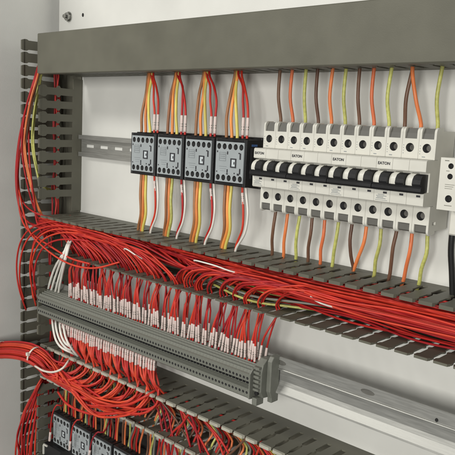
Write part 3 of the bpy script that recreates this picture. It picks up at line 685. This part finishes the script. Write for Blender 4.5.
# cable ties round the bundle
def ring(center, nrm, r, name='cable_tie'):
    c = Vector(center); nrm = Vector(nrm).normalized(); u = nrm.orthogonal().normalized(); w = nrm.cross(u); mb = MB(); n = 32
    vs = []
    for k in range(n):
        a = 2*math.pi*k/n; e = u*math.cos(a) + w*math.sin(a)
        for rr, off in ((r, -1.3), (r+.9, -1.3), (r+.9, 1.3), (r, 1.3)): vs.append(tuple(c + e*rr + nrm*off))
    mb.add(vs, [(4*k+j, 4*k+(j+1) % 4, 4*((k+1) % n)+(j+1) % 4, 4*((k+1) % n)+j) for k in range(n) for j in range(4)], 0, False)
    return mb
ax = PATHS['bundle_axis'][0][1]
for (k, t, r), lab in zip(((4, .35, 13.6), (2, .1, 13.4)), ('nylon tie round the red bundle where it bends into the bottom duct', 'nylon tie round the red bundle at the left edge of the picture')):
    a, b = Vector(ax[k]), Vector(ax[k+1]); p = a.lerp(b, t)
    o = ring(p, b-a, r).build('cable_tie', 'tie')
    tag(o, lab, 'cable tie', 'cable ties on the red bundle')
    if k == 4:
        T = (b-a).normalized(); mb = MB(); q = p + Vector((2, 9, 4)).normalized()*14.5
        mb.box(q.x-2.6, q.x+2.6, q.y-2, q.y+2, q.z-2.4, q.z+2.4); h = mb.build('head', 'tie', None); h.parent = o
o = tube_mb(PATHS['tie_tail'][0][1], 1.6, 8).build('cable_tie', 'tie'); tag(o, 'long curved white tie hanging below the red bundle over the bottom duct', 'cable tie', 'cable ties on the red bundle')

# ------------------------------------------------------------------ wires placed one by one
def each(key, labels, group, r=1.5, n=7):
    for row in PATHS[key]:
        c = row[0]; lab = labels[c] if isinstance(labels, dict) else labels
        o = tube_mb(row[1], r, n).build('wire', rred() if c == 'red' else WM[c]); tag(o, lab, 'wire', group)
        if len(row) > 2: sleeve(o, row[2][0], row[2][1], 2.0)
each('upper_left', {c: '%s wire bending down the upper part of the upright duct at the left' % n_ for c, n_ in (('orange', 'orange'), ('red', 'red'), ('brown', 'brown'), ('yellow_green', 'thin yellow green'), ('grey', 'grey'))}, 'wires in the upper part of the upright duct')
each('mid_left_down', 'red wire curving from the middle duct into the upright duct', 'red wires turning into the upright duct', 1.4)
each('white_cables', 'white cable dropping from the middle duct behind the left end of the terminal strip', 'white cables above the terminal strip', 1.9)
each('white_loops', 'white cable looping out under the left end of the terminal strip', 'white cables below the terminal strip', 1.9)
each('lower_left', 'red wire fanning down the upright duct in the bottom left corner', 'red wires in the bottom left corner', 1.6)
each('contactor_loops', 'red wire with white sleeve hooping over a lower contactor face', 'red hoops over the lower contactors', 1.2)
each('long_diag', 'bright red wire sagging in front of the bottom duct lip', 'red wires sagging out of the bottom duct', 1.9)

for i in range(9):
    x_, d_ = -34+jit(14), 24+jit(14); za, zb = random.choice([(250, -20), (-30, -400), (250, -20), (-150, -560)])
    n_ = 8; bulk(tag(tube_mb([(x_+jit(3), d_+jit(4), za+(zb-za)*k/n_) for k in range(n_+1)], 1.45, 6, 12).build('wire', rred()), 'red wire running deep inside the upright duct at the left', 'wire', 'red wires inside the upright duct'))
mb = MB(); mb.prism([(20, -112), (20, -50), (52, -50), (52, -112)], .05, .5, axis='d')  # thin dark plate lying on the panel, nothing is cut out
tag(mb.build('dark_patch', 'hole'), 'dark rectangular opening on the panel behind the four white cables', 'patch')
# wires from the bottom duct to the lower contactors
GL = 'wires above the lower contactors'
for i in range(9):
    X = 17.0 + 53.2*i
    for k, cn in enumerate(('brown', 'orange', 'yellow_green', 'grey', 'red', 'brown', 'red', 'orange')):
        x0 = X + 3 + 5.6*k + jit(1)
        bulk(wire(cn, [(x0, 46, -330), (x0+jit(1), 46+jit(3), -312), (x0+8+jit(3), 50+jit(3), -288), (x0+14+jit(3), 52+jit(4), -262), (x0+16, 44, -244), (x0-10, 34, -238)], 1.5,
             '%s wire dropping from the bottom duct to the lower contactors' % COLN[cn], GL))
GX = 'red and dull wires crossing the bottom duct'
for i in range(16):
    xs = random.choice([q for q in bslots if q > 205] + [420.5+PH % 1, 440.5, 460.5]) + jit(1.5); cn = random.choice(['red', 'red', 'red', 'red', 'brown'])
    dx = random.choice([-34, 30, 42, 14, 50]) + jit(10)
    wire(cn, [(xs-10, 44, -232), (xs-3, 62, -216), (xs, 70, -214), (xs+dx*.45, 66+jit(6), -238), (xs+dx, 62+jit(6), -264), (xs+dx*1.3, 55, -300), (xs+dx*1.4, 46, -340)], 1.45,
         '%s wire crossing the open front of the bottom duct right of the loops' % COLN[cn], GX, m=(rred() if cn == 'red' else None))
GU = 'wires deep inside the bottom duct'
for i in range(9):
    cn = random.choice(['brown', 'grey', 'red', 'grey']); d, z = random.uniform(8, 34), random.uniform(-260, -240)
    pts = [(x_, d+jit(4), z+jit(3)) for x_ in range(10, 380, 60)]
    bulk(wire(cn, pts, 1.5, '%s wire lying deep at the back of the bottom duct' % COLN[cn], GU, step=12))

join_bulk('wires', 'mass of thin wires filling the cable ducts and hanging over the lower contactors', BULK)
# small white edged device in the bottom left corner
root = empty('relay_socket', (4, 0, -400))
mb = MB(); mb.cbox(4, 52, 8, 70, -420, -381, 1.2); mb.build('housing', 'black', root)
mb = MB(); mb.box(6, 16, 70, 72, -384, -381.5); mb.box(4.2, 7, 70, 72, -400, -384); mb.build('label_holder', 'white', root)
tag(root, 'black socket with a white edge at the bottom left, below the leftmost contactor', 'relay socket')

# ------------------------------------------------------------------ light, world, camera
def area(name, loc, target, size, energy, color, sy=None):
    l = bpy.data.lights.new(name, 'AREA'); l.energy = energy; l.color = color; l.shape = 'RECTANGLE'; l.size = size; l.size_y = sy or size
    o = bpy.data.objects.new(name, l); scene.collection.objects.link(o); o.location = loc
    o.rotation_euler = (Vector(target) - Vector(loc)).to_track_quat('-Z', 'Y').to_euler(); return o
area('ceiling_lamp', (-.42, -1.35, 1.25), (.25, 0, 0), .6, 17, (1, .978, .925), .35)
area('room_lamp', (1.25, -2.1, .25), (.2, 0, -.05), .75, 40, (1, .98, .93))
w = bpy.data.worlds.new("World"); scene.world = w; w.use_nodes = True
bg = w.node_tree.nodes['Background']; bg.inputs[0].default_value = (1, 1, .98, 1); bg.inputs[1].default_value = .12
cam = bpy.data.cameras.new('camera'); co = bpy.data.objects.new('camera', cam); scene.collection.objects.link(co)
cam.sensor_width = 36; cam.lens = LENS; cam.clip_start = .01; cam.clip_end = 50
R = Vector(CAM_R); U = Vector(CAM_U); B = -Vector(CAM_F)
co.matrix_world = Matrix(((R.x, U.x, B.x, CAM_LOC[0]*.001), (R.y, U.y, B.y, CAM_LOC[1]*.001), (R.z, U.z, B.z, CAM_LOC[2]*.001), (0, 0, 0, 1)))
scene.camera = co
for o in scene.objects:
    if '_o' in o: del o['_o']
vs_ = scene.view_settings; vs_.view_transform = 'Standard'; vs_.look = 'None'; vs_.exposure = 0; vs_.gamma = 1
